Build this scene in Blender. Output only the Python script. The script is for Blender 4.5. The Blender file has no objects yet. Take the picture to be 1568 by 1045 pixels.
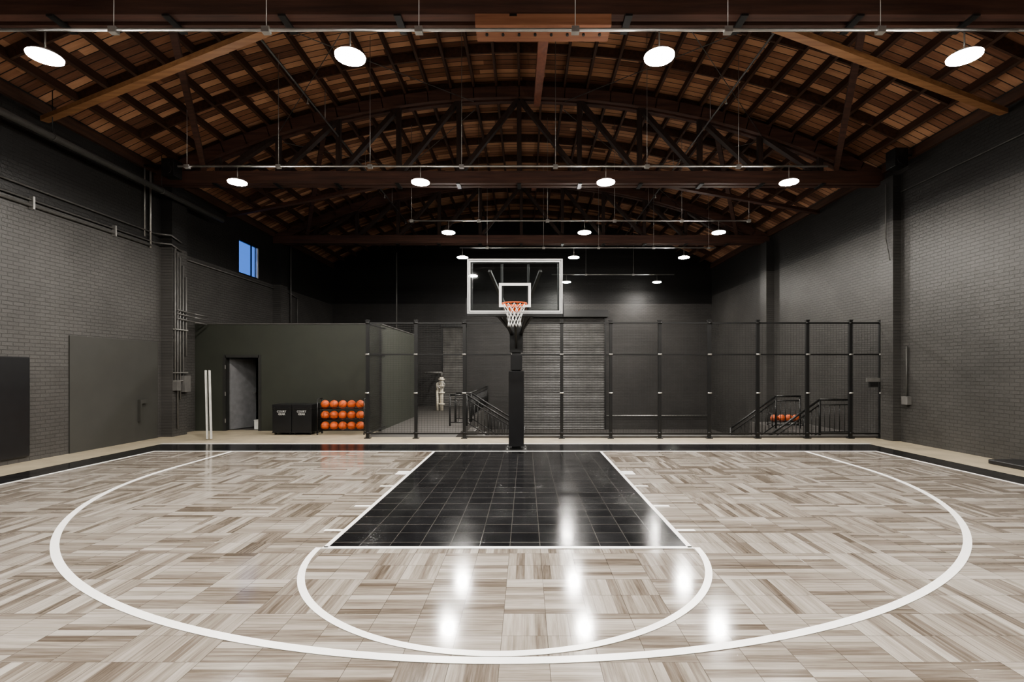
import bpy, bmesh, math, random
from mathutils import Vector, Matrix
random.seed(4)
S = bpy.context.scene
F = 771.0
X0 = -0.18      # court axis
CAMH = 1.79
WL, WR = -9.85, 9.5
YB, YF = -6.0, 25.7
XC = (WL+WR)/2

# ------------------------------------------------------------------ node helpers
class NT:
    def __init__(s, name):
        m = bpy.data.materials.new(name); m.use_nodes = True
        s.m = m; s.t = m.node_tree; s.n = s.t.nodes; s.l = s.t.links
        s.n.clear()
        s.out = s.n.new('ShaderNodeOutputMaterial')
        s.b = s.n.new('ShaderNodeBsdfPrincipled')
        s.l.new(s.b.outputs[0], s.out.inputs[0])
        s._pos = None
    def set(s, inp, v):
        if isinstance(v, bpy.types.NodeSocket): s.l.new(v, inp)
        else: inp.default_value = v
    def P(s, **k):
        for a, v in k.items():
            nm = {'color':'Base Color','rough':'Roughness','metal':'Metallic','spec':'Specular IOR Level',
                  'normal':'Normal','coat':'Coat Weight','coatr':'Coat Roughness','ecol':'Emission Color','estr':'Emission Strength','trans':'Transmission Weight'}[a]
            s.set(s.b.inputs[nm], v)
        return s
    def pos(s):
        if not s._pos:
            g = s.n.new('ShaderNodeNewGeometry'); x = s.n.new('ShaderNodeSeparateXYZ')
            s.l.new(g.outputs['Position'], x.inputs[0]); s._pos = (x.outputs[0], x.outputs[1], x.outputs[2])
        return s._pos
    def M(s, op, a, b=None, c=None):
        n = s.n.new('ShaderNodeMath'); n.operation = op
        s.set(n.inputs[0], a)
        if b is not None: s.set(n.inputs[1], b)
        if c is not None: s.set(n.inputs[2], c)
        return n.outputs[0]
    def comb(s, x, y, z=0.0):
        n = s.n.new('ShaderNodeCombineXYZ')
        s.set(n.inputs[0], x); s.set(n.inputs[1], y); s.set(n.inputs[2], z); return n.outputs[0]
    def mixf(s, f, a, b):
        return s.M('ADD', s.M('MULTIPLY', a, s.M('SUBTRACT', 1.0, f)), s.M('MULTIPLY', b, f))
    def wn(s, vec):
        n = s.n.new('ShaderNodeTexWhiteNoise'); n.noise_dimensions = '3D'; s.l.new(vec, n.inputs[0]); return n.outputs[0]
    def noise(s, vec, scale=1.0, detail=3.0, rough=.5):
        n = s.n.new('ShaderNodeTexNoise'); s.l.new(vec, n.inputs['Vector'])
        n.inputs['Scale'].default_value = scale; n.inputs['Detail'].default_value = detail; n.inputs['Roughness'].default_value = rough
        return n.outputs[0]
    def ramp(s, f, stops):
        n = s.n.new('ShaderNodeValToRGB'); s.l.new(f, n.inputs[0])
        e = n.color_ramp.elements
        while len(e) < len(stops): e.new(0.5)
        for i, (p, c) in enumerate(stops): e[i].position = p; e[i].color = (*c, 1)
        return n.outputs[0]
    def mixc(s, f, a, b, mode='MIX'):
        n = s.n.new('ShaderNodeMix'); n.data_type = 'RGBA'; n.blend_type = mode
        s.set(n.inputs[0], f)
        s.set(n.inputs[6], (*a, 1) if isinstance(a, tuple) else a)
        s.set(n.inputs[7], (*b, 1) if isinstance(b, tuple) else b)
        return n.outputs[2]
    def bump(s, h, strength=.5, dist=.01):
        n = s.n.new('ShaderNodeBump'); s.l.new(h, n.inputs['Height'])
        n.inputs['Strength'].default_value = strength; n.inputs['Distance'].default_value = dist
        return n.outputs[0]

def simple(name, col, rough=.5, metal=0.0, var=.15, scale=6.0, spec=.5):
    t = NT(name); x, y, z = t.pos(); v = t.comb(x, y, z)
    n = t.noise(v, scale, 4)
    a = tuple(c*(1-var) for c in col); b = tuple(min(1, c*(1+var)) for c in col)
    t.P(color=t.ramp(n, [(.3, a), (.7, b)]), rough=rough, metal=metal, spec=spec)
    return t.m

def emis(name, col, st):
    t = NT(name); t.P(color=(*col, 1), ecol=(*col, 1), estr=st, rough=.5); return t.m

# ---- floor tile material
def mat_court():
    t = NT('woodlook_court_tile'); x, y, z = t.pos()
    T = .305; B = .61
    xs = t.M('ADD', x, 50.0-X0); ys = t.M('ADD', y, 50.0)
    bx = t.M('FLOOR', t.M('DIVIDE', xs, B)); by = t.M('FLOOR', t.M('DIVIDE', ys, B))
    chk = t.M('MODULO', t.M('ADD', bx, by), 2.0)
    flip = t.M('LESS_THAN', t.wn(t.comb(bx, by, 3.3)), .25)
    d = t.M('ABSOLUTE', t.M('SUBTRACT', chk, flip))
    u = t.mixf(d, xs, ys); v = t.mixf(d, ys, xs)
    W = T/4
    si = t.M('FLOOR', t.M('DIVIDE', v, W))
    s1 = t.M('FLOOR', t.M('DIVIDE', u, B)); s2 = t.M('FLOOR', t.M('DIVIDE', u, T))
    r1 = t.wn(t.comb(si, s1, t.M('ADD', d, 5.0))); r2 = t.wn(t.comb(si, s2, t.M('ADD', d, 15.0)))
    r = t.M('ADD', t.M('MULTIPLY', r1, .72), t.M('MULTIPLY', r2, .28))
    gr = t.noise(t.comb(t.M('MULTIPLY', u, 1.8), t.M('MULTIPLY', v, 34.0), t.M('MULTIPLY', r, 20.0)), 1.0, 5, .65)
    big = t.noise(t.comb(x, y, 0.0), 1.3, 3)
    f = t.M('ADD', t.M('MULTIPLY', r, .56), t.M('MULTIPLY', gr, .78))
    f = t.M('ADD', f, t.M('MULTIPLY', t.M('SUBTRACT', big, .5), .15))
    col = t.ramp(f, [(.38, (.088, .070, .054)), (.54, (.158, .134, .111)), (.70, (.240, .213, .184)), (.95, (.355, .328, .295))])
    def edge(c, step, w):
        m = t.M('FRACT', t.M('DIVIDE', c, step))
        m = t.M('MINIMUM', m, t.M('SUBTRACT', 1.0, m))
        return t.M('LESS_THAN', m, w/step)
    seam = t.M('MAXIMUM', edge(xs, T, .002), edge(ys, T, .002))
    pl = edge(v, W, .0011)
    col = t.mixc(t.M('MULTIPLY', seam, .75), col, (.05, .042, .034))
    col = t.mixc(t.M('MULTIPLY', pl, .4), col, (.06, .052, .044))
    h = t.M('SUBTRACT', t.M('MULTIPLY', gr, .25), t.M('MAXIMUM', seam, t.M('MULTIPLY', pl, .5)))
    t.P(color=col, rough=t.M('ADD', .07, t.M('MULTIPLY', gr, .09)), spec=.45, normal=t.bump(h, .22, .0012))
    return t.m

def mat_black_tile():
    t = NT('black_court_tile'); x, y, z = t.pos()
    T = .305
    xs = t.M('ADD', x, 50.0-X0); ys = t.M('ADD', y, 50.0)
    def tri(c, step):
        m = t.M('FRACT', t.M('DIVIDE', c, step)); return t.M('MULTIPLY', t.M('MINIMUM', m, t.M('SUBTRACT', 1.0, m)), step)
    big = t.M('MINIMUM', tri(xs, T), t.M('MULTIPLY', tri(ys, T), .6))
    seam = t.M('LESS_THAN', big, .004)
    sm = t.M('LESS_THAN', t.M('MINIMUM', tri(xs, T/8), tri(ys, T/8)), .003)
    n = t.noise(t.comb(x, y, 0.0), 3.0, 3)
    cell = t.wn(t.comb(t.M('FLOOR', t.M('DIVIDE', xs, T)), t.M('FLOOR', t.M('DIVIDE', ys, T)), 1.0))
    col = t.mixc(seam, t.ramp(t.M('ADD', t.M('MULTIPLY', n, .6), t.M('MULTIPLY', cell, .4)), [(.3, (.005, .005, .006)), (.7, (.012, .012, .013))]), (.065, .061, .055))  # seams lightened in colour to stand in for their reflections
    h = t.M('SUBTRACT', t.M('MULTIPLY', n, .5), t.M('ADD', seam, t.M('MULTIPLY', sm, .35)))
    t.P(color=col, rough=t.M('ADD', .10, t.M('MULTIPLY', n, .10)), spec=.28, normal=t.bump(h, .3, .002))
    return t.m

def mat_brick(name, axis, lo, hi, zsplit=None, dark=None):
    t = NT(name); x, y, z = t.pos()
    h = y if axis == 'Y' else x
    vec = t.comb(h, z, 0.0)
    wob = t.noise(t.comb(x, y, z), 2.0, 3)
    b = t.n.new('ShaderNodeTexBrick'); t.l.new(vec, b.inputs['Vector'])
    b.inputs['Scale'].default_value = 1.0; b.inputs['Brick Width'].default_value = .215; b.inputs['Row Height'].default_value = .078
    b.inputs['Mortar Size'].default_value = .007; b.inputs['Mortar Smooth'].default_value = .3
    b.inputs['Color1'].default_value = (.92, .92, .92, 1); b.inputs['Color2'].default_value = (1.08, 1.08, 1.08, 1)
    b.inputs['Mortar'].default_value = (.68, .68, .68, 1)
    n2 = t.noise(t.comb(x, y, z), .7, 4); n3 = t.noise(t.comb(x, y, z), 25.0, 3)
    col = t.ramp(n2, [(.3, lo), (.7, hi)])
    col = t.mixc(1.0, col, b.outputs['Color'], 'MULTIPLY')
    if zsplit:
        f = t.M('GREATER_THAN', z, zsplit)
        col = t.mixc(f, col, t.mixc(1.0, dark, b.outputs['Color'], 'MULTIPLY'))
    hh = t.M('ADD', t.M('MULTIPLY', b.outputs['Fac'], -1.0), t.M('ADD', t.M('MULTIPLY', n3, .4), t.M('MULTIPLY', wob, .6)))
    t.P(color=col, rough=.42, normal=t.bump(hh, .9, .016), spec=.5)
    return t.m

def mat_deck():
    t = NT('roof_deck_boards'); x, y, z = t.pos()
    BW = .19
    ys = t.M('ADD', y, 40.0)
    c = t.M('FLOOR', t.M('DIVIDE', ys, BW))
    o = t.wn(t.comb(c, 1.0, 2.0))
    sg = t.M('FLOOR', t.M('ADD', t.M('DIVIDE', x, 1.83), t.M('MULTIPLY', o, 3.0)))
    r = t.wn(t.comb(c, sg, 7.0))
    g = t.noise(t.comb(t.M('MULTIPLY', x, 1.5), t.M('MULTIPLY', ys, 22.0), r), 1.0, 5, .6)
    f = t.M('ADD', t.M('MULTIPLY', r, .7), t.M('MULTIPLY', g, .45))
    col = t.ramp(f, [(.2, (.105, .047, .027)), (.5, (.26, .125, .070)), (.85, (.50, .28, .165))])
    m = t.M('FRACT', t.M('DIVIDE', ys, BW)); m = t.M('MINIMUM', m, t.M('SUBTRACT', 1.0, m))
    col = t.mixc(t.M('LESS_THAN', m, .055), col, (.010, .006, .004))
    t.P(color=col, rough=.75)
    return t.m

def mat_wood(name, lo, hi, axis=0, rough=.7):
    t = NT(name); p = t.pos(); k = [14.0, 14.0, 14.0]; k[axis] = .9
    v = t.comb(*[t.M('MULTIPLY', p[i], k[i]) for i in range(3)])
    g = t.noise(v, 1.0, 5, .6)
    t.P(color=t.ramp(g, [(.3, lo), (.7, hi)]), rough=rough); return t.m

def mat_glass():
    t = NT('clear_glass'); t.n.remove(t.b)
    a = t.n.new('ShaderNodeBsdfTransparent'); a.inputs[0].default_value = (.95, .97, .97, 1)
    g = t.n.new('ShaderNodeBsdfGlossy'); g.inputs['Roughness'].default_value = .02
    lw = t.n.new('ShaderNodeLayerWeight'); lw.inputs[0].default_value = .5
    fac = t.M('ADD', .04, t.M('MULTIPLY', t.M('POWER', lw.outputs['Facing'], 5.0), .8))
    mx = t.n.new('ShaderNodeMixShader'); t.l.new(fac, mx.inputs[0]); t.l.new(a.outputs[0], mx.inputs[1]); t.l.new(g.outputs[0], mx.inputs[2])
    t.l.new(mx.outputs[0], t.out.inputs[0]); return t.m

def mat_corr(name, col):
    t = NT(name); x, y, z = t.pos()
    w = t.M('SINE', t.M('MULTIPLY', z, 2*math.pi/.085))
    n = t.noise(t.comb(x, y, z), 3.0, 3)
    a = tuple(c*.75 for c in col); b = tuple(c*1.2 for c in col)
    t.P(color=t.ramp(n, [(.3, a), (.7, b)]), rough=.4, normal=t.bump(w, .9, .014)); return t.m

MC = mat_court(); MBT = mat_black_tile()
MCONC = simple('beige_concrete', (.36, .31, .225), .45, var=.15, scale=2.5)
MPIT = simple('dark_concrete', (.075, .070, .065), .6)
ML = mat_brick('painted_brick_left', 'Y', (.056, .053, .050), (.080, .076, .072), 5.15, (.020, .019, .018))  # upper band: darker paint plus some of the light falloff put into its colour
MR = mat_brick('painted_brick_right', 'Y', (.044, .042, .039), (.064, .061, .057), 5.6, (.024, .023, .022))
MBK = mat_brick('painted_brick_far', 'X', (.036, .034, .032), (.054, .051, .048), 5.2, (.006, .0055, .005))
MDECK = mat_deck()
MJOIST = mat_wood('joist_timber', (.028, .012, .007), (.070, .030, .015), 1)
MTR = mat_wood('truss_timber', (.036, .016, .011), (.085, .037, .024), 0)
MTRW = mat_wood('web_timber', (.016, .009, .007), (.036, .018, .012), 2)
MOR = mat_wood('orange_timber', (.20, .095, .042), (.34, .18, .085), 0, .6)  # lighter, more orange timber, used on the braces of one bay only
MSPL = mat_wood('splice_timber', (.20, .085, .048), (.31, .145, .082), 0, .6)
MRED = mat_wood('red_brown_timber', (.13, .045, .024), (.22, .078, .042), 1, .6)
MWHITE = simple('white_court_paint', (.90, .89, .87), .25, var=.03)
MBLK = simple('black_powdercoat', (.010, .010, .010), .4)
MWIRE = simple('dark_fence_wire', (.05, .05, .048), .4, .5)
MPAD = simple('black_vinyl_pad', (.012, .012, .013), .32)
MGREEN = simple('dark_olive_plaster', (.034, .037, .028), .6, var=.08, scale=2)
MPANEL = simple('dark_grey_plaster', (.044, .043, .038), .6, var=.08, scale=2)
MGREY = simple('grey_door_paint', (.17, .17, .175), .45)
MFRAME = simple('dark_door_frame', (.03, .03, .028), .45)
MSTEEL = simple('galvanised_steel', (.42, .41, .39), .4, .7)
MCOND = simple('painted_conduit', (.12, .116, .11), .45)
MPIPED = simple('dark_pipe_paint', (.085, .082, .077), .4)
MALU = simple('brushed_aluminium', (.50, .50, .50), .35)
MGL = mat_glass()
MORG = simple('orange_rim_steel', (.80, .13, .015), .4)
MNET = simple('white_nylon', (.85, .85, .83), .8)
MBALL = simple('orange_ball_rubber', (.52, .105, .028), .6)
MSEAM = simple('ball_seam_rubber', (.015, .01, .01), .6)
MLIGHT = emis('led_lens', (1.0, .955, .89), 230.0)
MHOUS = simple('lamp_housing', (.75, .75, .75), .4)
MSHUT = mat_corr('roller_shutter_slats', (.095, .092, .087))
MBOARD = simple('pale_board', (.50, .49, .46), .5)
MSCR = simple('white_plastic', (.75, .75, .72), .4)
MLAB = simple('grey_label_print', (.40, .40, .39), .5)
MCREAM = simple('cream_pipe_paint', (.62, .57, .47), .45)

# ------------------------------------------------------------------ mesh builder
class B:
    def __init__(s, name):
        s.name = name; s.bm = bmesh.new(); s.mats = []
    def mi(s, m):
        if m not in s.mats: s.mats.append(m)
        return s.mats.index(m)
    def _cube(s, M4, mat):
        r = bmesh.ops.create_cube(s.bm, size=1.0, matrix=M4); i = s.mi(mat)
        for v in r['verts']:
            for f in v.link_faces: f.material_index = i
        return r
    def box(s, x0, x1, y0, y1, z0, z1, mat):
        s._cube(Matrix.Translation(((x0+x1)/2, (y0+y1)/2, (z0+z1)/2)) @ Matrix.Diagonal((abs(x1-x0), abs(y1-y0), abs(z1-z0), 1)), mat)
    def frame(s, p, q, up=(0, 0, 1)):
        p = Vector(p); q = Vector(q); d = (q-p); L = d.length; d.normalize()
        u = Vector(up)
        if abs(d.dot(u)) > .98: u = Vector((0, 1, 0))
        a = d.cross(u).normalized(); b = a.cross(d)
        R = Matrix((d, a, b)).transposed().to_4x4()
        return Matrix.Translation((p+q)/2) @ R, L
    def beam(s, p, q, w, h, mat, up=(0, 0, 1)):
        R, L = s.frame(p, q, up)
        s._cube(R @ Matrix.Diagonal((L, w, h, 1)), mat)
    def tube(s, p, q, r, mat, seg=10, r2=None):
        R, L = s.frame(p, q)
        R = R @ Matrix.Rotation(math.pi/2, 4, 'Y')
        res = bmesh.ops.create_cone(s.bm, cap_ends=True, segments=seg, radius1=r, radius2=r if r2 is None else r2, depth=L, matrix=R)
        i = s.mi(mat)
        for v in res['verts']:
            for f in v.link_faces:
                f.material_index = i
                if len(f.verts) == 4: f.smooth = True
    def path(s, pts, r, mat, seg=8):
        for a, b in zip(pts[:-1], pts[1:]): s.tube(a, b, r, mat, seg)
        for p in pts[1:-1]: s.sphere(p, r*1.02, mat, 8, 6)
    def sphere(s, c, r, mat, u=16, v=10, sc=(1, 1, 1)):
        res = bmesh.ops.create_uvsphere(s.bm, u_segments=u, v_segments=v, radius=r, matrix=Matrix.Translation(c) @ Matrix.Diagonal((*sc, 1)))
        i = s.mi(mat)
        for vv in res['verts']:
            for f in vv.link_faces: f.material_index = i; f.smooth = True
    def torus(s, c, R, r, mat, rot=None, U=32, V=8):
        rot = rot or Matrix.Identity(3); i = s.mi(mat); g = []
        for a in range(U):
            row = []
            for b in range(V):
                A = 2*math.pi*a/U; Bb = 2*math.pi*b/V
                row.append(s.bm.verts.new(Vector(c)+rot @ Vector(((R+r*math.cos(Bb))*math.cos(A), (R+r*math.cos(Bb))*math.sin(A), r*math.sin(Bb)))))
            g.append(row)
        for a in range(U):
            for b in range(V):
                f = s.bm.faces.new((g[a][b], g[(a+1) % U][b], g[(a+1) % U][(b+1) % V], g[a][(b+1) % V])); f.material_index = i; f.smooth = True
    def done(s, bevel=0, parent=None):
        bmesh.ops.recalc_face_normals(s.bm, faces=s.bm.faces)
        me = bpy.data.meshes.new(s.name); s.bm.to_mesh(me); s.bm.free()
        for m in s.mats: me.materials.append(m)
        o = bpy.data.objects.new(s.name, me); S.collection.objects.link(o)
        if bevel:
            md = o.modifiers.new('bevel', 'BEVEL'); md.width = bevel; md.segments = 2; md.limit_method = 'ANGLE'
        if parent: o.parent = parent
        return o

# ------------------------------------------------------------------ roof geometry
APEX = 9.6; HS = (WR-WL)/2; RISE = 2.3
RR = (HS*HS+RISE*RISE)/(2*RISE)
def rz(x, off=0.0):
    return APEX-RR+math.sqrt(max(0, (RR-off)**2-(x-XC)**2)) 

# ------------------------------------------------------------------ floor
PX = -1.9           # edge of raised floor on the left behind the fence
b = B('floor')
b.box(WL-.3, WR+.3, YB-.3, 13.55, -.3, 0, MCONC)
b.box(WL-.3, -4.35, 13.55, 15.2, -.3, 0, MCONC)
b.box(WL-.3, -4.35, 15.2, YF+.3, -.3, 0, MPIT)
b.box(-4.35, PX, 13.55, YF+.3, -.3, 0, MPIT)
b.done()
b = B('floor_lower_level')
b.box(PX-.02, WR+.3, 13.5, YF+.3, -1.5, -1.2, MPIT)
b.box(PX-.15, PX-.001, 13.55, YF, -1.2, -.3, MPIT)
b.box(PX, WR, 13.4, 13.549, -1.2, -.3, MPIT)
b.done()

CL, CR = X0-8.0, 7.72
YBASE = 11.1
b = B('court_tile_floor')
b.box(CL, CR, YB+.6, YBASE, .001, .012, MC)
b.box(CL-.65, CL, YB+.6, 12.2, .001, .0115, MBT)
b.box(CR, CR+.6, YB+.6, 12.2, .001, .0115, MBT)
b.box(CL, CR, YBASE, 12.2, .001, .0115, MBT)
b.done()

b = B('court_key_paint')
YFT = 5.05
b.box(X0-1.83, X0+1.83, YFT, YBASE, .0121, .0145, MBT)
b.done()
b = B('court_line_markings')
LZ0, LZ1 = .0146, .0170
def line(x0, x1, y0, y1): b.box(x0, x1, y0, y1, LZ0, LZ1, MWHITE)
w = .05
line(X0-1.83-w/2, X0-1.83+w/2, YFT, YBASE); line(X0+1.83-w/2, X0+1.83+w/2, YFT, YBASE)
line(X0-1.86, X0+1.86, YFT-.03, YFT+.03)
line(CL-.02, CR+.02, YBASE-.03, YBASE+.03)
line(CL-.03, CL+.03, YB+.6, YBASE); line(CR-.03, CR+.03, YB+.6, YBASE)
line(CL-.7, CR+.65, 12.2, 12.27)
def arc(cx, cy, R, W, a0, a1, n=96):
    i = b.mi(MWHITE); prev = None
    for k in range(n+1):
        a = a0+(a1-a0)*k/n; c, s_ = math.cos(a), math.sin(a)
        cur = [b.bm.verts.new((cx+rr*c, cy+rr*s_, zz)) for rr in (R-W/2, R+W/2) for zz in (LZ0, LZ1)]
        if prev:
            b.bm.faces.new((prev[1], prev[3], cur[3], cur[1])).material_index = i
            b.bm.faces.new((prev[0], prev[1], cur[1], cur[0])).material_index = i
            b.bm.faces.new((prev[3], prev[2], cur[2], cur[3])).material_index = i
        prev = cur
arc(X0, YFT, 1.895, .06, math.pi, 2*math.pi, 64)
arc(X0+.03, 9.38, 6.30, .072, math.pi, 2*math.pi, 128)
for s_ in (-1, 1):
    line(X0+.03+s_*6.30-.035, X0+.03+s_*6.30+.035, 9.38, YBASE)
    for yy, ww, ll in ((8.75, .28, .2), (7.75, .06, .2), (6.6, .06, .2), (5.6, .06, .2)):
        xa = X0+s_*1.86; line(min(xa, xa+s_*ll), max(xa, xa+s_*ll), yy-ww/2, yy+ww/2)
b.done()

# ------------------------------------------------------------------ walls
WY0, WY1, WZ0, WZ1 = 17.3, 18.6, 5.15, 6.35
TW = .16
b = B('wall_left')
b.box(WL-TW, WL, YB-.3, WY0, -.0, 7.4, ML)
b.box(WL-TW, WL, WY1, YF+.3, -.0, 7.4, ML)
b.box(WL-TW, WL, WY0, WY1, 0, WZ0, ML); b.box(WL-TW, WL, WY0, WY1, WZ1, 7.4, ML)
for yy in (13.9, 19.9): b.box(WL, WL+.3, yy-.3, yy+.3, 0, 6.75, ML)
b.done()
b = B('wall_right')
b.box(WR, WR+.3, YB-.3, YF+.3, -1.2, 7.4, MR)
b.box(WR-.2, WR, 12.75, 13.2, 0, 6.75, MR); b.box(WR-.3, WR, 19.25, 19.75, -1.2, 6.75, MR)
b.done()
def gable(name, y0, y1, z0, mat):
    b = B(name); n = 24
    for k in range(n):
        xa = WL+(WR-WL)*k/n; xb = WL+(WR-WL)*(k+1)/n
        za, zb = rz(xa)-.01, rz(xb)-.01
        vs = [b.bm.verts.new(p) for p in ((xa, y0, z0), (xb, y0, z0), (xb, y0, zb), (xa, y0, za), (xa, y1, z0), (xb, y1, z0), (xb, y1, zb), (xa, y1, za))]
        for q in ((0, 1, 2, 3), (7, 6, 5, 4), (3, 2, 6, 7), (0, 4, 5, 1)):
            b.bm.faces.new([vs[j] for j in q]).material_index = b.mi(mat)
    b.done()
gable('wall_far', YF, YF+.3, -1.2, MBK)
gable('wall_near', YB-.3, YB, 0, MBK)

b = B('window_1')
fx = WL-.06
b.box(fx-.03, fx+.03, WY0, WY0+.05, WZ0, WZ1, MBLK); b.box(fx-.03, fx+.03, WY1-.06, WY1, WZ0, WZ1, MSCR)
b.box(fx-.03, fx+.03, WY0, WY1, WZ0, WZ0+.05, MBLK); b.box(fx-.03, fx+.03, WY0, WY1, WZ1-.05, WZ1, MBLK)
b.box(fx-.02, fx+.02, (WY0+WY1)/2+.2, (WY0+WY1)/2+.235, WZ0, WZ1, MBLK)
b.box(fx-.004, fx+.004, WY0+.05, WY1-.06, WZ0+.05, WZ1-.05, MGL)
b.done()

# ------------------------------------------------------------------ ceiling
b = B('ceiling'); n = 48; prev = None
for k in range(n+1):
    x = WL-.3+(WR-WL+.6)*k/n; z = rz(x)
    cur = [b.bm.verts.new(p) for p in ((x, YB-.3, z), (x, YF+.3, z), (x, YB-.3, z+.1), (x, YF+.3, z+.1))]
    if prev:
        for q in ((prev[0], cur[0], cur[1], prev[1]), (prev[2], prev[3], cur[3], cur[2])):
            f = b.bm.faces.new(q); f.material_index = b.mi(MDECK); f.smooth = True
    prev = cur
b.done()
b = B('ceiling_joists')
SP = .61; k0 = int(HS/SP)
xs = [XC+SP*k for k in range(-k0, k0+1)]
def ang(x): return math.asin(max(-1, min(1, (x-XC)/RR)))
for x in xs:
    a = ang(x); up = (math.sin(a), 0, math.cos(a))
    c = Vector((x, 0, rz(x))) - Vector(up)*.125
    b.beam((c.x, YB, c.z), (c.x, YF, c.z), .06, .25, MJOIST, up)
for yy in [YB+1.0+1.55*i for i in range(20)]:
    for xa, xb in zip(xs[:-1], xs[1:]):
        jy = yy+random.choice((-.05, .05)); a = ang((xa+xb)/2); up = Vector((math.sin(a), 0, math.cos(a)))
        p = Vector((xa, jy, rz(xa)))-up*.12; q = Vector((xb, jy, rz(xb)))-up*.12
        b.beam(p, q, .045, .22, MJOIST, up)
b.done()

# ------------------------------------------------------------------ trusses
TY = [-5.4, .9, 7.2, 13.5, 19.8]
def chz(x): return rz(x)-.25-.16
ZB = 6.93
def truss(y, full=True):
    b = B('roof_truss')
    for dy in (-.11, .11):
        b.box(WL, WR, y+dy-.07, y+dy+.07, ZB-.17, ZB+.15, MTR)
    n = 32
    for k in range(n):
        xa = WL+(WR-WL)*k/n; xb = WL+(WR-WL)*(k+1)/n
        za = max(chz(xa), ZB); zb = max(chz(xb), ZB)
        for dy in (-.11, .11):
            b.beam((xa-.01, y+dy, za), (xb+.01, y+dy, zb), .13, .28, MTR)
    N = 12; px = [XC+HS*2*(k/N-.5) for k in range(N+1)]
    for k in range(1, N):
        b.beam((px[k], y, ZB), (px[k], y, chz(px[k])), .12, .13, MTRW, (0, 1, 0))
        b.box(px[k]-.05, px[k]+.05, y-.2, y+.2, ZB-.2, ZB-.17, MBLK)
    for k in range(1, N//2):
        b.beam((px[k], y, ZB+.1), (px[k+1], y, chz(px[k+1])-.1), .11, .16, MTRW, (0, 1, 0))
        j = N-k
        b.beam((px[j], y, ZB+.1), (px[j-1], y, chz(px[j-1])-.1), .11, .16, MTRW, (0, 1, 0))
    if y == 7.2:
        b.box(XC-.95+.42, XC+.95+.42, y-.19, y+.17, ZB-.32, ZB-.165, MSPL)
        for k in range(8): b.tube((XC-.38+.23*k, y, ZB-.345), (XC-.38+.23*k, y, ZB-.315), .02, MBLK, 8)
    return b.done()
for y in TY: truss(y)

b = B('roof_sway_bracing')
for ya, yb in zip(TY[:-1], TY[1:]):
    b.beam((.3, ya+.2, ZB+.2), (.3, yb-.1, 8.95), .17, .22, MRED)
    b.beam((-3.6, ya+.2, ZB-.05), (WL+.1, ya+3.0, ZB-.05), .14, .09, MOR if ya == 7.2 else MTR)
    b.beam((3.6, ya+.2, ZB-.05), (WR-.1, ya+2.7, ZB-.05), .14, .09, MOR if ya == 7.2 else MTR)
    b.beam((-5.5, ya+.2, 8.2), (-8.5, yb-.2, ZB+.2), .12, .12, MTR)
    b.beam((5.2, ya+.2, 8.2), (8.2, yb-.2, ZB+.2), .12, .12, MTR)
    for s_ in (-1, 1):
        b.tube((XC+s_*1.2, ya+.2, 8.9), (XC+s_*6.4, yb-.2, 8.0), .009, MPIPED, 6)
        b.tube((XC+s_*6.4, ya+.2, 8.0), (XC+s_*1.2, yb-.2, 8.9), .009, MPIPED, 6)
b.done()
b = B('sprinkler_pipe')
for x in (-5.0, 4.6):
    b.tube((x, YB+.01, 8.05), (x, YF-.01, 8.05), .02, MPIPED, 8)
    for k in range(9):
        y = -4.2+3.15*k
        b.tube((x, y, 8.05), (x, y, 7.93), .012, MSTEEL, 6); b.tube((x, y, 7.92), (x, y, 7.93), .03, MSTEEL, 10)
        b.tube((x, y+1, 8.05), (x, y+1, rz(x)-.26), .008, MSTEEL, 5)
b.done()
b = B('trim_ledger')
b.box(WL, WL+.08, YB, YF, 7.0, 7.22, MJOIST); b.box(WR-.08, WR, YB, YF, 7.0, 7.22, MJOIST)
b.done()

# ------------------------------------------------------------------ lights
LX = [-6.3, -2.3, 1.75, 5.75]; LZ = 5.9; PZ = 6.26
rows = [(-2.2, LX, WL+.5, WR-.5), (2.2, LX, WL+.5, WR-.5), (6.6, LX, WL+.1, WR-.1), (11.0, LX, -7.6, 6.6), (15.0, LX[1:], -3.5, 6.7), (18.3, LX[1:], -2.4, 6.9), (23.4, [1.9, 6.1], 1.2, 6.9)]
for (y, lx, xa, xb) in rows:
    b = B('lighting_conduit')
    b.tube((xa, y, PZ), (xb, y, PZ), .022, MSTEEL, 8)
    for x in [v+.9 for v in lx]+[v-1.1 for v in lx]:
        if xa < x < xb:
            b.tube((x, y, PZ), (x, y, rz(x)-.255), .006, MSTEEL, 5)
            b.box(x-.05, x+.05, y-.04, y+.04, PZ-.045, PZ+.03, MSTEEL)
    b.done()
    for x in lx:
        b = B('high_bay_lamp')
        b.tube((x, y, PZ-.023), (x, y, LZ+.09), .010, MSTEEL, 8)
        b.tube((x, y, LZ+.055), (x, y, LZ+.10), .05, MHOUS, 20, .03)
        b.tube((x, y, LZ+.015), (x, y, LZ+.055), .195, MHOUS, 32, .15)
        b.tube((x, y, LZ-.005), (x, y, LZ+.0149), .19, MLIGHT, 32)
        b.done()

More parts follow.
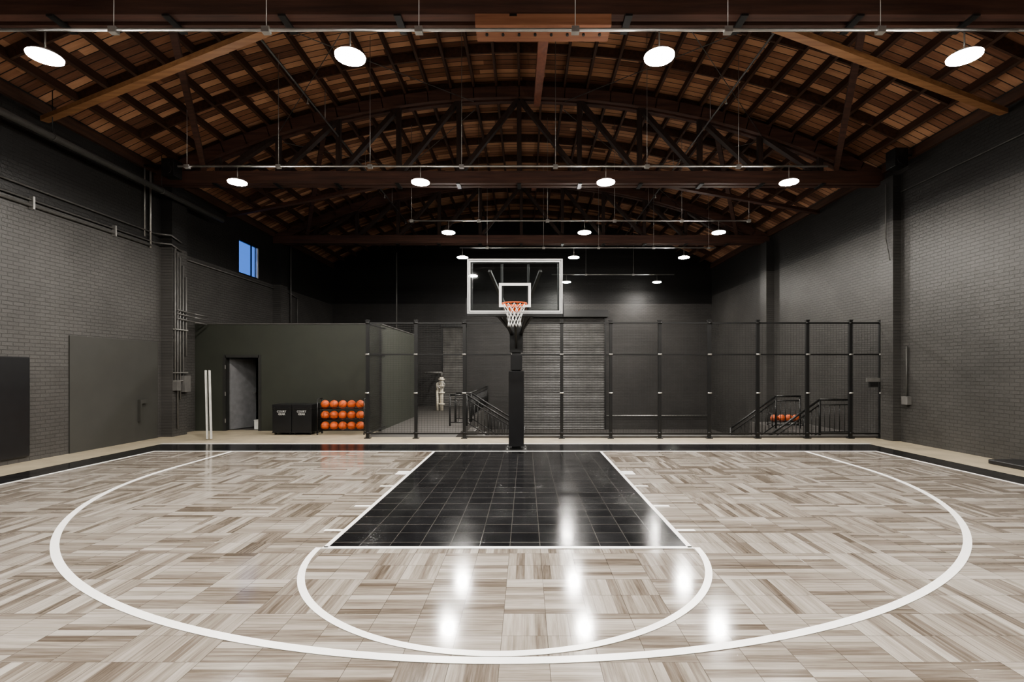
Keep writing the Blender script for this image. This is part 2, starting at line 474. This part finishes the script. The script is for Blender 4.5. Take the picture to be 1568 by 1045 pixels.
# ------------------------------------------------------------------ basketball hoop
root = bpy.data.objects.new('basketball_hoop', None); S.collection.objects.link(root)
HX = X0-.03; BY = 9.82; BZ0, BZ1 = 2.90, 3.97
b = B('backboard_frame')
hw = .93
def ring(b, x0, x1, z0, z1, y0, y1, w, m):
    b.box(x0, x1, y0, y1, z1-w, z1, m); b.box(x0, x1, y0, y1, z0, z0+w, m)
    b.box(x0, x0+w, y0, y1, z0+w, z1-w, m); b.box(x1-w, x1, y0, y1, z0+w, z1-w, m)
ring(b, HX-hw, HX+hw, BZ0, BZ1, BY-.02, BY+.03, .03, MALU)
ring(b, HX-hw+.04, HX+hw-.04, BZ0+.04, BZ1-.04, BY-.007, BY-.004, .022, MWHITE)
ring(b, HX-.31, HX+.31, 3.03, 3.50, BY-.007, BY-.004, .05, MWHITE)
ring(b, HX-.86, HX+.86, BZ0+.05, BZ1-.05, BY+.03, BY+.06, .03, MBLK)
b.box(HX-hw-.01, HX+hw+.01, BY-.03, BY+.04, BZ0-.05, BZ0-.001, MPAD)
b.box(HX-hw-.02, HX-hw-.001, BY-.03, BY+.04, BZ0-.05, BZ0+.3, MPAD); b.box(HX+hw+.001, HX+hw+.02, BY-.03, BY+.04, BZ0-.05, BZ0+.3, MPAD)
b.done(parent=root)
b = B('backboard_glass'); b.box(HX-hw+.03, HX+hw-.03, BY-.003, BY+.009, BZ0+.03, BZ1-.03, MGL); b.done(parent=root)
b = B('rim')
RY = BY-.15-.2286
b.torus((HX, RY, 3.05), .2286, .011, MORG, U=40)
b.box(HX-.09, HX+.09, BY-.17, BY-.02, 3.02, 3.06, MORG); b.box(HX-.11, HX+.11, BY-.03, BY-.008, 2.93, 3.08, MORG)
for s_ in (-1, 1):
    b.tube((HX+s_*.09, BY-.03, 2.95), (HX+s_*.16, RY+.14, 3.03), .009, MORG)
    b.tube((HX+s_*.10, BY-.03, 3.04), (HX+s_*.19, RY+.1, 3.045), .009, MORG)
for k in range(12):
    a = 2*math.pi*(k+.5)/12; b.torus((HX+.23*math.cos(a), RY+.23*math.sin(a), 3.035), .012, .003, MORG, Matrix.Rotation(math.pi/2, 3, 'X'), 10, 5)
b.done(parent=root)
b = B('net')
lv = [(3.035, .225), (2.95, .185), (2.865, .15), (2.78, .125), (2.70, .115), (2.62, .125)]
for j in range(len(lv)-1):
    z0, r0 = lv[j]; z1, r1 = lv[j+1]
    for k in range(12):
        o0 = .5 if j % 2 else 0; o1 = 0 if j % 2 else .5
        for dk in ((o1-o0), (o1-o0)-(1 if o1 > o0 else -1)):
            a0 = 2*math.pi*(k+o0)/12; a1 = 2*math.pi*(k+o0+dk)/12
            b.tube((HX+r0*math.cos(a0), RY+r0*math.sin(a0), z0), (HX+r1*math.cos(a1), RY+r1*math.sin(a1), z1), .0055, MNET, 5)
b.done(parent=root)
b = B('post')
PY = 11.41
b.box(HX-.1, HX+.1, PY-.1, PY+.1, .03, 2.95, MBLK)
b.box(HX-.15, HX+.15, PY-.14, PY-.1, 2.2, 2.75, MBLK)
b.box(HX-.17, HX+.17, PY-.2, PY+.17, .10, 1.78, MPAD)
b.box(HX-.13, HX+.13, PY-.15, PY+.13, 1.80, 2.15, MPAD)
b.box(HX-.24, HX+.24, PY-.26, PY+.24, .0118, .035, MBLK)
for sx in (-1, 1):
    for sy in (-1, 1): b.tube((HX+sx*.2, PY+sy*.2, .03), (HX+sx*.2, PY+sy*.2, .06), .018, MSTEEL, 6)
    b.beam((HX+sx*.1, PY, 2.9), (HX+sx*.5, BY+.06, 3.75), .06, .06, MBLK)
    b.beam((HX+sx*.1, PY-.05, 2.6), (HX+sx*.26, BY+.06, 2.98), .07, .07, MBLK)
    b.beam((HX+sx*.26, BY+.08, 2.93), (HX+sx*.26, BY+.08, 3.9), .05, .04, MBLK)
    b.beam((HX+sx*.34, BY+.12, 2.88), (HX+sx*.1, PY-.1, 2.65), .05, .05, MBLK)
b.box(HX-.38, HX+.38, BY+.05, BY+.12, 2.84, 2.92, MBLK)
b.tube((HX+.0, PY-.2, 2.3), (HX, BY+.1, 2.95), .03, MBLK)
b.done(.012, parent=root)

# ------------------------------------------------------------------ fence
FY = 13.3; FZ = 3.05
def fu(u, d=FY): return (u-805)*d/F
b = B('mesh_fence')
posts = [fu(u) for u in (563, 637, 711, 786, 860, 935, 1010, 1086, 1160, 1236, 1302, 1348)]
xa, xb = posts[0], posts[-1]
for x in posts:
    b.box(x-.04, x+.04, FY-.035, FY+.035, 0, FZ+.06, MBLK)
    b.box(x-.05, x+.05, FY-.045, FY+.045, FZ+.06, FZ+.085, MBLK)
    b.box(x-.08, x+.08, FY-.06, FY+.06, 0.0, .02, MBLK)
    for z in (.15, 1.2, 2.22, FZ): b.tube((x-.05, FY-.045, z), (x+.05, FY-.045, z), .022, MSTEEL if z in (2.22, 1.2) else MBLK, 8)
for z in (.13, 2.22, FZ): b.box(xa, xb, FY-.018, FY+.018, z-.02, z+.02, MBLK)
def mesh(bb, p0, p1, z0, z1, step=.05, r=.002):
    d = Vector(p1)-Vector(p0); L = d.length; d /= L
    k = 1
    while z0+k*step < z1:
        z = z0+k*step; bb.beam((p0[0], p0[1], z), (p1[0], p1[1], z), r*2, r*2, MWIRE); k += 1
    n = int(L/(step*1.5))
    for k in range(1, n):
        q = Vector(p0)+d*(k*step*1.5); bb.beam((q.x, q.y, z0), (q.x, q.y, z1), r*2, r*2, MWIRE)
mesh(b, (xa, FY, 0), (xb, FY, 0), .13, FZ)
b.box(fu(583, 15)-.03, fu(583, 15)+.03, 14.93, 14.99, 0, FZ, MBLK)
b.box(xa-.02, xa+.02, FY, 14.95, FZ-.03, FZ+.01, MBLK); b.box(xa-.02, xa+.02, FY, 14.95, 2.2, 2.24, MBLK); b.box(xa-.02, xa+.02, FY, 14.95, .11, .15, MBLK)
mesh(b, (xa, FY, 0), (xa, 14.95, 0), .13, FZ)
b.box(fu(1325), fu(1345), FY-.08, FY-.02, 1.5, 1.60, MCOND); b.box(fu(1329), fu(1341), FY-.1, FY-.02, 1.36, 1.5, MBLK)
b.done()
b = B('trim_curb')
b.box(PX+.3, WR, 13.4, 13.55, 0.0, .05, MPIT); b.done()

# ------------------------------------------------------------------ room block with doorway
RX1 = -4.32; RY0, RY1, RH = 15.0, 19.6, 3.17
DX0, DX1, DZ = -8.95, -7.94, 2.2
b = B('wall_storage_room')
b.box(WL+.001, DX0, RY0, RY0+.15, 0, RH, MGREEN); b.box(DX1, RX1, RY0, RY0+.15, 0, RH, MGREEN)
b.box(DX0, DX1, RY0, RY0+.15, DZ, RH, MGREEN)
b.box(RX1-.15, RX1, RY0+.15, RY1, 0, RH, MGREEN)
b.box(WL+.001, RX1-.15, RY1-.15, RY1, 0, RH, MGREEN)
b.box(WL+.001, RX1-.15, RY0+.15, RY1-.15, RH-.12, RH, MGREEN)
b.box(WL+.001, RX1+.02, RY0-.02, RY0+.17, RH, RH+.03, MPIPED)
b.box(RX1-.17, RX1+.02, RY0+.15, RY1, RH, RH+.03, MPIPED)
b.done()
b = B('door_1')
for x0_, x1_ in ((DX0-.06, DX0+.02), (DX1-.02, DX1+.06)): b.box(x0_, x1_, RY0-.02, RY0+.151, 0, DZ+.06, MFRAME)
b.box(DX0, DX1, RY0-.02, RY0+.151, DZ-.02, DZ+.06, MFRAME)
a = math.radians(70); p = Vector((DX0+.04, RY0+.16, 1.09)); q = p+Vector((math.cos(a), math.sin(a), 0))*.92
b.beam(p, q, .045, 2.14, MGREY)
hh = p+(q-p)*.92
b.tube(hh, hh+Vector((.1, -.05, 0)), .012, MSTEEL); b.tube(hh+Vector((.1, -.05, 0)), hh+Vector((.06, -.16, 0)), .012, MSTEEL)
for z in (.3, 1.1, 1.9): b.box(DX0+.0, DX0+.03, RY0-.026, RY0-.02, z-.06, z+.06, MSTEEL)
b.done()
b = B('white_box')  # white box put in for the white patch low in the doorway
b.box(-8.28, -8.05, 15.35, 15.6, .0, .26, MSCR); b.box(-8.29, -8.04, 15.34, 15.61, .26, .29, MSCR); b.done(.01)

# ------------------------------------------------------------------ equipment cases, ball racks
def fx_(u, d): return (u-805)*d/F
for (ua, ub) in ((417, 446), (447, 477)):
    d = 14.0; x0_, x1_ = fx_(ua, d), fx_(ub, d)
    e = bpy.data.objects.new('equipment_case', None); S.collection.objects.link(e)
    b = B('case_body')
    b.box(x0_, x1_, d, d+.6, .06, .72, MPAD); b.box(x0_-.005, x1_+.005, d-.005, d+.605, .725, .85, MPAD)
    for z in (.06, .70): b.box(x0_-.008, x1_+.008, d-.008, d+.608, z, z+.025, MBLK)
    for x in (x0_+.06, x1_-.06):
        for y in (d+.07, d+.53): b.tube((x-.02, y, .03), (x+.02, y, .03), .03, MBLK, 12)
        b.box(x-.02, x+.02, d-.02, d, .68, .78, MBLK)
    b.done(.012, parent=e)
    for z, s_ in ((.71, 'COURT'), (.635, 'GEAR')):
        tc = bpy.data.curves.new('label', 'FONT'); tc.body = s_; tc.size = .075; tc.extrude = .002; tc.align_x = 'CENTER'; tc.offset = .002
        to = bpy.data.objects.new('case_label', tc); S.collection.objects.link(to); tc.materials.append(MLAB)
        to.location = ((x0_+x1_)/2, d-.012, z-.08); to.rotation_euler = (math.pi/2, 0, 0); to.parent = e
def ballrack(xc, yc, z0, cols=5, W=1.3, rowsz=(.22, .52, .82)):
    e = bpy.data.objects.new('basketball_rack', None); S.collection.objects.link(e)
    b = B('rack_frame'); H = rowsz[-1]+.18
    for sx in (-1, 1):
        for sy in (-.16, .16):
            b.tube((xc+sx*W/2, yc+sy, z0+.05), (xc+sx*W/2, yc+sy, z0+H), .014, MBLK)
            b.tube((xc+sx*W/2-.015, yc+sy, z0+.03), (xc+sx*W/2+.015, yc+sy, z0+.03), .03, MBLK, 12)
        for z in (.07, H): b.tube((xc+sx*W/2, yc-.16, z0+z), (xc+sx*W/2, yc+.16, z0+z), .014, MBLK)
    for z in rowsz:
        for sy in (-.09, .09): b.tube((xc-W/2, yc+sy, z0+z-.1), (xc+W/2, yc+sy, z0+z-.1), .010, MBLK)
        b.tube((xc-W/2, yc-.16, z0+z-.06), (xc+W/2, yc-.16, z0+z-.06), .008, MBLK)
    b.done(parent=e)
    b = B('basketballs')
    for z in rowsz:
        for k in range(cols):
            c = (xc+(k-(cols-1)/2)*(W-.06)/cols, yc, z0+z+.02)
            b.sphere(c, .12, MBALL, 20, 14)
            R = Matrix.Rotation(random.random()*3, 3, 'X') @ Matrix.Rotation(random.random()*3, 3, 'Y')
            for Q in (R, R @ Matrix.Rotation(math.pi/2, 3, 'X')): b.torus(c, .1195, .0035, MSEAM, Q, 24, 4)
    b.done(parent=e)
ballrack(fx_(525, 14.2), 14.2, 0)

# ------------------------------------------------------------------ leaning boards + corner stuff
b = B('leaning_boards')
for i in range(2):
    x = fx_(322+i*5, 13.2)
    b.beam((x+.05, 13.0+i*.02, .02), (x-.12, 13.2+i*.02, 1.80), .025, .07, MBOARD, (0, 1, 0))
b.done(.005)
b = B('wall_pad')
b.box(WL+.001, WL+.06, 6.6, 8.2, .1, 2.06, MPAD); b.box(WL+.001, WL+.06, 8.24, 9.95, .1, 2.06, MPAD); b.done(.02)
b = B('plaster_wall_panel'); b.box(WL+.001, WL+.025, 10.85, 13.45, 0, 2.55, MPANEL); b.done()
b = B('rubber_threshold_ramp'); b.box(8.9, 9.45, 8.6, 9.7, 0, .09, MPAD); b.done(.02)

# ------------------------------------------------------------------ pipes left wall
b = B('wall_conduits')
xw = WL+.05
for z, r in ((5.07, .03), (5.18, .02), (5.42, .02)):
    b.path([(xw, YB, z), (xw, 13.3, z), (xw+.3, 13.5, z), (xw+.3, 13.9, z-.1)] if z > 5.1 else [(xw, YB, z), (xw, 13.2, z)], r, MCOND)
b.path([(xw, 13.15, 7.1), (xw, 13.15, 5.0)], .025, MSTEEL); b.path([(xw, 12.95, 7.1), (xw, 12.95, 5.25)], .015, MSTEEL)
xp = WL+.34
for i, (y, z0, z1) in enumerate(((13.66, 1.4, 5.1), (13.76, .2, 5.0), (13.86, 1.0, 4.9), (13.98, 1.3, 4.7), (14.1, 2.2, 4.4))):
    b.path([(xp, y, z0), (xp, y, z1)], .022, MCOND)
    b.path([(xp, y, z1), (WL+.05, 14.3+i*.03, z1)], .018, MCOND)
for z in (3.45, 3.35, 3.22): b.path([(xp+.02, 13.7, z), (xp+.1, 14.3, z-.05), (xp+.1, 14.85, z-.07)], .02, MCOND)
for z in (1.5, 1.72, 2.9): b.box(xp-.03, xp+.06, 13.62, 14.1, z, z+.03, MSTEEL)
b.box(xp-.04, xp+.1, 13.9, 14.15, 1.2, 1.65, MCOND); b.box(xp-.04, xp+.08, 13.62, 13.78, 1.25, 1.5, MCOND)
b.box(WL, WL+.1, 12.75, 13.0, .95, 1.05, MPANEL); b.box(WL, WL+.1, 12.75, 12.8, .5, .95, MPANEL)
for y in range(-4, 13, 2): b.box(WL, WL+.09, y-.02, y+.02, 5.0, 5.25, MSTEEL)
b.path([(xw, 21.0, 7.1), (xw, 21.0, 3.3)], .03, MCOND); b.path([(xw, 14.3, 5.0), (xw, 21.0, 5.0), (xw, 21.6, 4.9), (xw, 21.6, 3.5)], .02, MCOND)
b.done()
b = B('overhead_pipe')
b.tube((WL+.45, YB, 6.44), (WL+.45, 15.6, 6.44), .07, MPIPED, 14)
for y in range(-5, 16, 3):
    b.torus((WL+.45, y, 6.44), .075, .012, MPIPED, Matrix.Rotation(math.pi/2, 3, 'X'), 20, 6)
    b.tube((WL+.45, y, 6.5), (WL+.45, y, 7.35), .008, MBLK, 5)
b.done()
b = B('wall_conduits')
b.path([(WR-.24, 12.95, 6.6), (WR-.24, 12.95, 5.2), (WR-.26, 12.85, 4.9), (WR-.24, 12.8, 4.6)], .012, MCOND)
b.path([(WR-.04, YB, 6.3), (WR-.04, 12.7, 6.3)], .012, MCOND)
b.path([(WR-.04, 12.5, .9), (WR-.04, 12.5, 2.4)], .02, MPANEL); b.box(WR-.1, WR, 12.4, 12.6, .95, 1.15, MCOND)
b.box(WR-.06, WR, 8.9, 9.1, 2.2, 2.35, MPANEL)
b.done()
for nm, x, y in (('loudspeaker', WL+.8, 12.9), ('loudspeaker', WR-.45, 12.3)):
    b = B(nm); z = 6.95
    b.box(x-.16, x+.16, y-.18, y+.14, z-.22, z+.22, MBLK); b.tube((x, y-.19, z-.06), (x, y-.17, z-.06), .11, MPAD, 20); b.tube((x, y-.19, z+.12), (x, y-.17, z+.12), .05, MPAD, 16)
    b.beam((x, y, z+.1), (WL+.001 if x < 0 else WR-.001, y, z+.1), .05, .05, MBLK); b.done(.015)

# ------------------------------------------------------------------ far wall things
b = B('roller_shutter_door')
b.box(-.3, 4.0, YF-.08, YF-.001, -1.2, 4.5, MSHUT)
for x in (-.38, 4.0): b.box(x, x+.09, YF-.13, YF-.001, -1.2, 4.5, MBLK)
b.box(-.45, 4.15, YF-.4, YF-.001, 4.5, 4.85, MBLK); b.done()
b = B('roller_shutter_door')
b.box(-4.2, -3.1, YF-.08, YF-.001, 0, 4.0, mat_corr('pale_slats', (.16, .155, .145)))
for x in (-4.28, -3.1): b.box(x, x+.08, YF-.12, YF-.001, 0, 4.0, MBLK)
b.box(-4.3, -3.0, YF-.3, YF-.001, 4.0, 4.25, MBLK); b.done()
b = B('wall_conduits')
b.tube((4.1, YF-.05, -.5), (9.3, YF-.05, -.5), .03, MSTEEL); b.path([(-5.9, 23, 7.2), (-5.9, 23, 3.0)], .03, MCOND)
b.tube((-5.9, 23, 0), (-5.9, 23, 3.0), .03, MCOND); b.done()
b = B('sprinkler_riser')
rx, ry = -3.78, 22.6
b.tube((rx, ry, 0), (rx, ry, 1.5), .09, MCREAM, 14); b.tube((rx-.18, ry, .0), (rx-.18, ry, .9), .06, MCREAM, 12)
b.path([(rx-.18, ry, .9), (rx-.18, ry, 1.2), (rx, ry, 1.3)], .06, MCREAM); b.torus((rx+.02, ry-.17, 1.15), .15, .022, MSTEEL, Matrix.Rotation(math.pi/2, 3, 'X'))
b.tube((rx, ry, 1.15), (rx+.02, ry-.17, 1.15), .02, MSTEEL)
for z in (.3, .8, 1.1, 1.4): b.tube((rx, ry, z-.03), (rx, ry, z+.03), .15, MCREAM, 16)
b.path([(rx, ry, 1.5), (rx, ry, 1.7), (rx-.7, ry, 1.7), (rx-.7, YF-.02, 1.7)], .05, MCOND); b.done()

def rail(b, pts, h=1.0):
    up = Vector((0, 0, 1))
    for p, q in zip(pts[:-1], pts[1:]):
        p = Vector(p); q = Vector(q); L = (q-p).length
        b.tube(p+up*h, q+up*h, .03, MBLK); b.tube(p+up*(h-.14), q+up*(h-.14), .018, MBLK); b.tube(p+up*.12, q+up*.12, .018, MBLK)
        n = max(2, int(L/.13))
        for k in range(1, n): c = p.lerp(q, k/n); b.tube(c+up*.12, c+up*(h-.14), .010, MBLK, 5)
    for p in pts: p = Vector(p); b.tube(p, p+up*(h+.02), .03, MBLK)
b = B('staircase')
n = 7
for k in range(n):
    x = PX+.27*k; b.box(x, x+.27, 16.3, 17.6, -1.2, -.171*(k+1)+.0, MPIT)
    b.box(x+.22, x+.27, 16.3, 17.6, -.171*(k+1)-.02, -.171*(k+1)+.004, MSTEEL)
for y in (16.28, 17.62): rail(b, [(PX-.55, y, 0), (PX, y, 0), (PX+1.85, y, -1.15)])
b.done()
b = B('guard_railing'); rail(b, [(PX-.06, 17.7, 0), (PX-.06, YF-.1, 0)]); b.done()
b = B('staircase')
n = 7; X1 = 7.85
b.box(X1, WR-.001, 13.56, 17.6, -1.2, 0, MPIT)
for k in range(n):
    x = X1-.24*k; b.box(x-.24, x, 13.7, 15.6, -1.2, -.171*(k+1), MPIT)
rail(b, [(8.84, 13.74, 0), (8.02, 13.74, 0), (8.02-1.4, 13.74, -1.0)])
rail(b, [(8.5, 15.6, 0), (7.75, 15.6, 0), (7.75-1.4, 15.6, -1.0)])
b.done()
ballrack(8.45, 16.4, 0.001, 4, 1.0, (.22,))

# ------------------------------------------------------------------ world + camera
w = bpy.data.worlds.new('sky'); S.world = w; w.use_nodes = True
bg = w.node_tree.nodes['Background']; bg.inputs[0].default_value = (.10, .25, .80, 1); bg.inputs[1].default_value = .5
cam = bpy.data.cameras.new('camera'); co = bpy.data.objects.new('camera', cam); S.collection.objects.link(co)
co.location = (0, 0, CAMH); co.rotation_euler = (math.pi/2, 0, 0)
cam.sensor_width = 36; cam.lens = 36*F/1568; cam.shift_x = -21/1568; cam.shift_y = 45.5/1568
cam.clip_start = .05; cam.clip_end = 200
S.camera = co
S.view_settings.view_transform = 'AgX'
S.view_settings.look = 'AgX - Medium High Contrast'
S.view_settings.exposure = 1.35
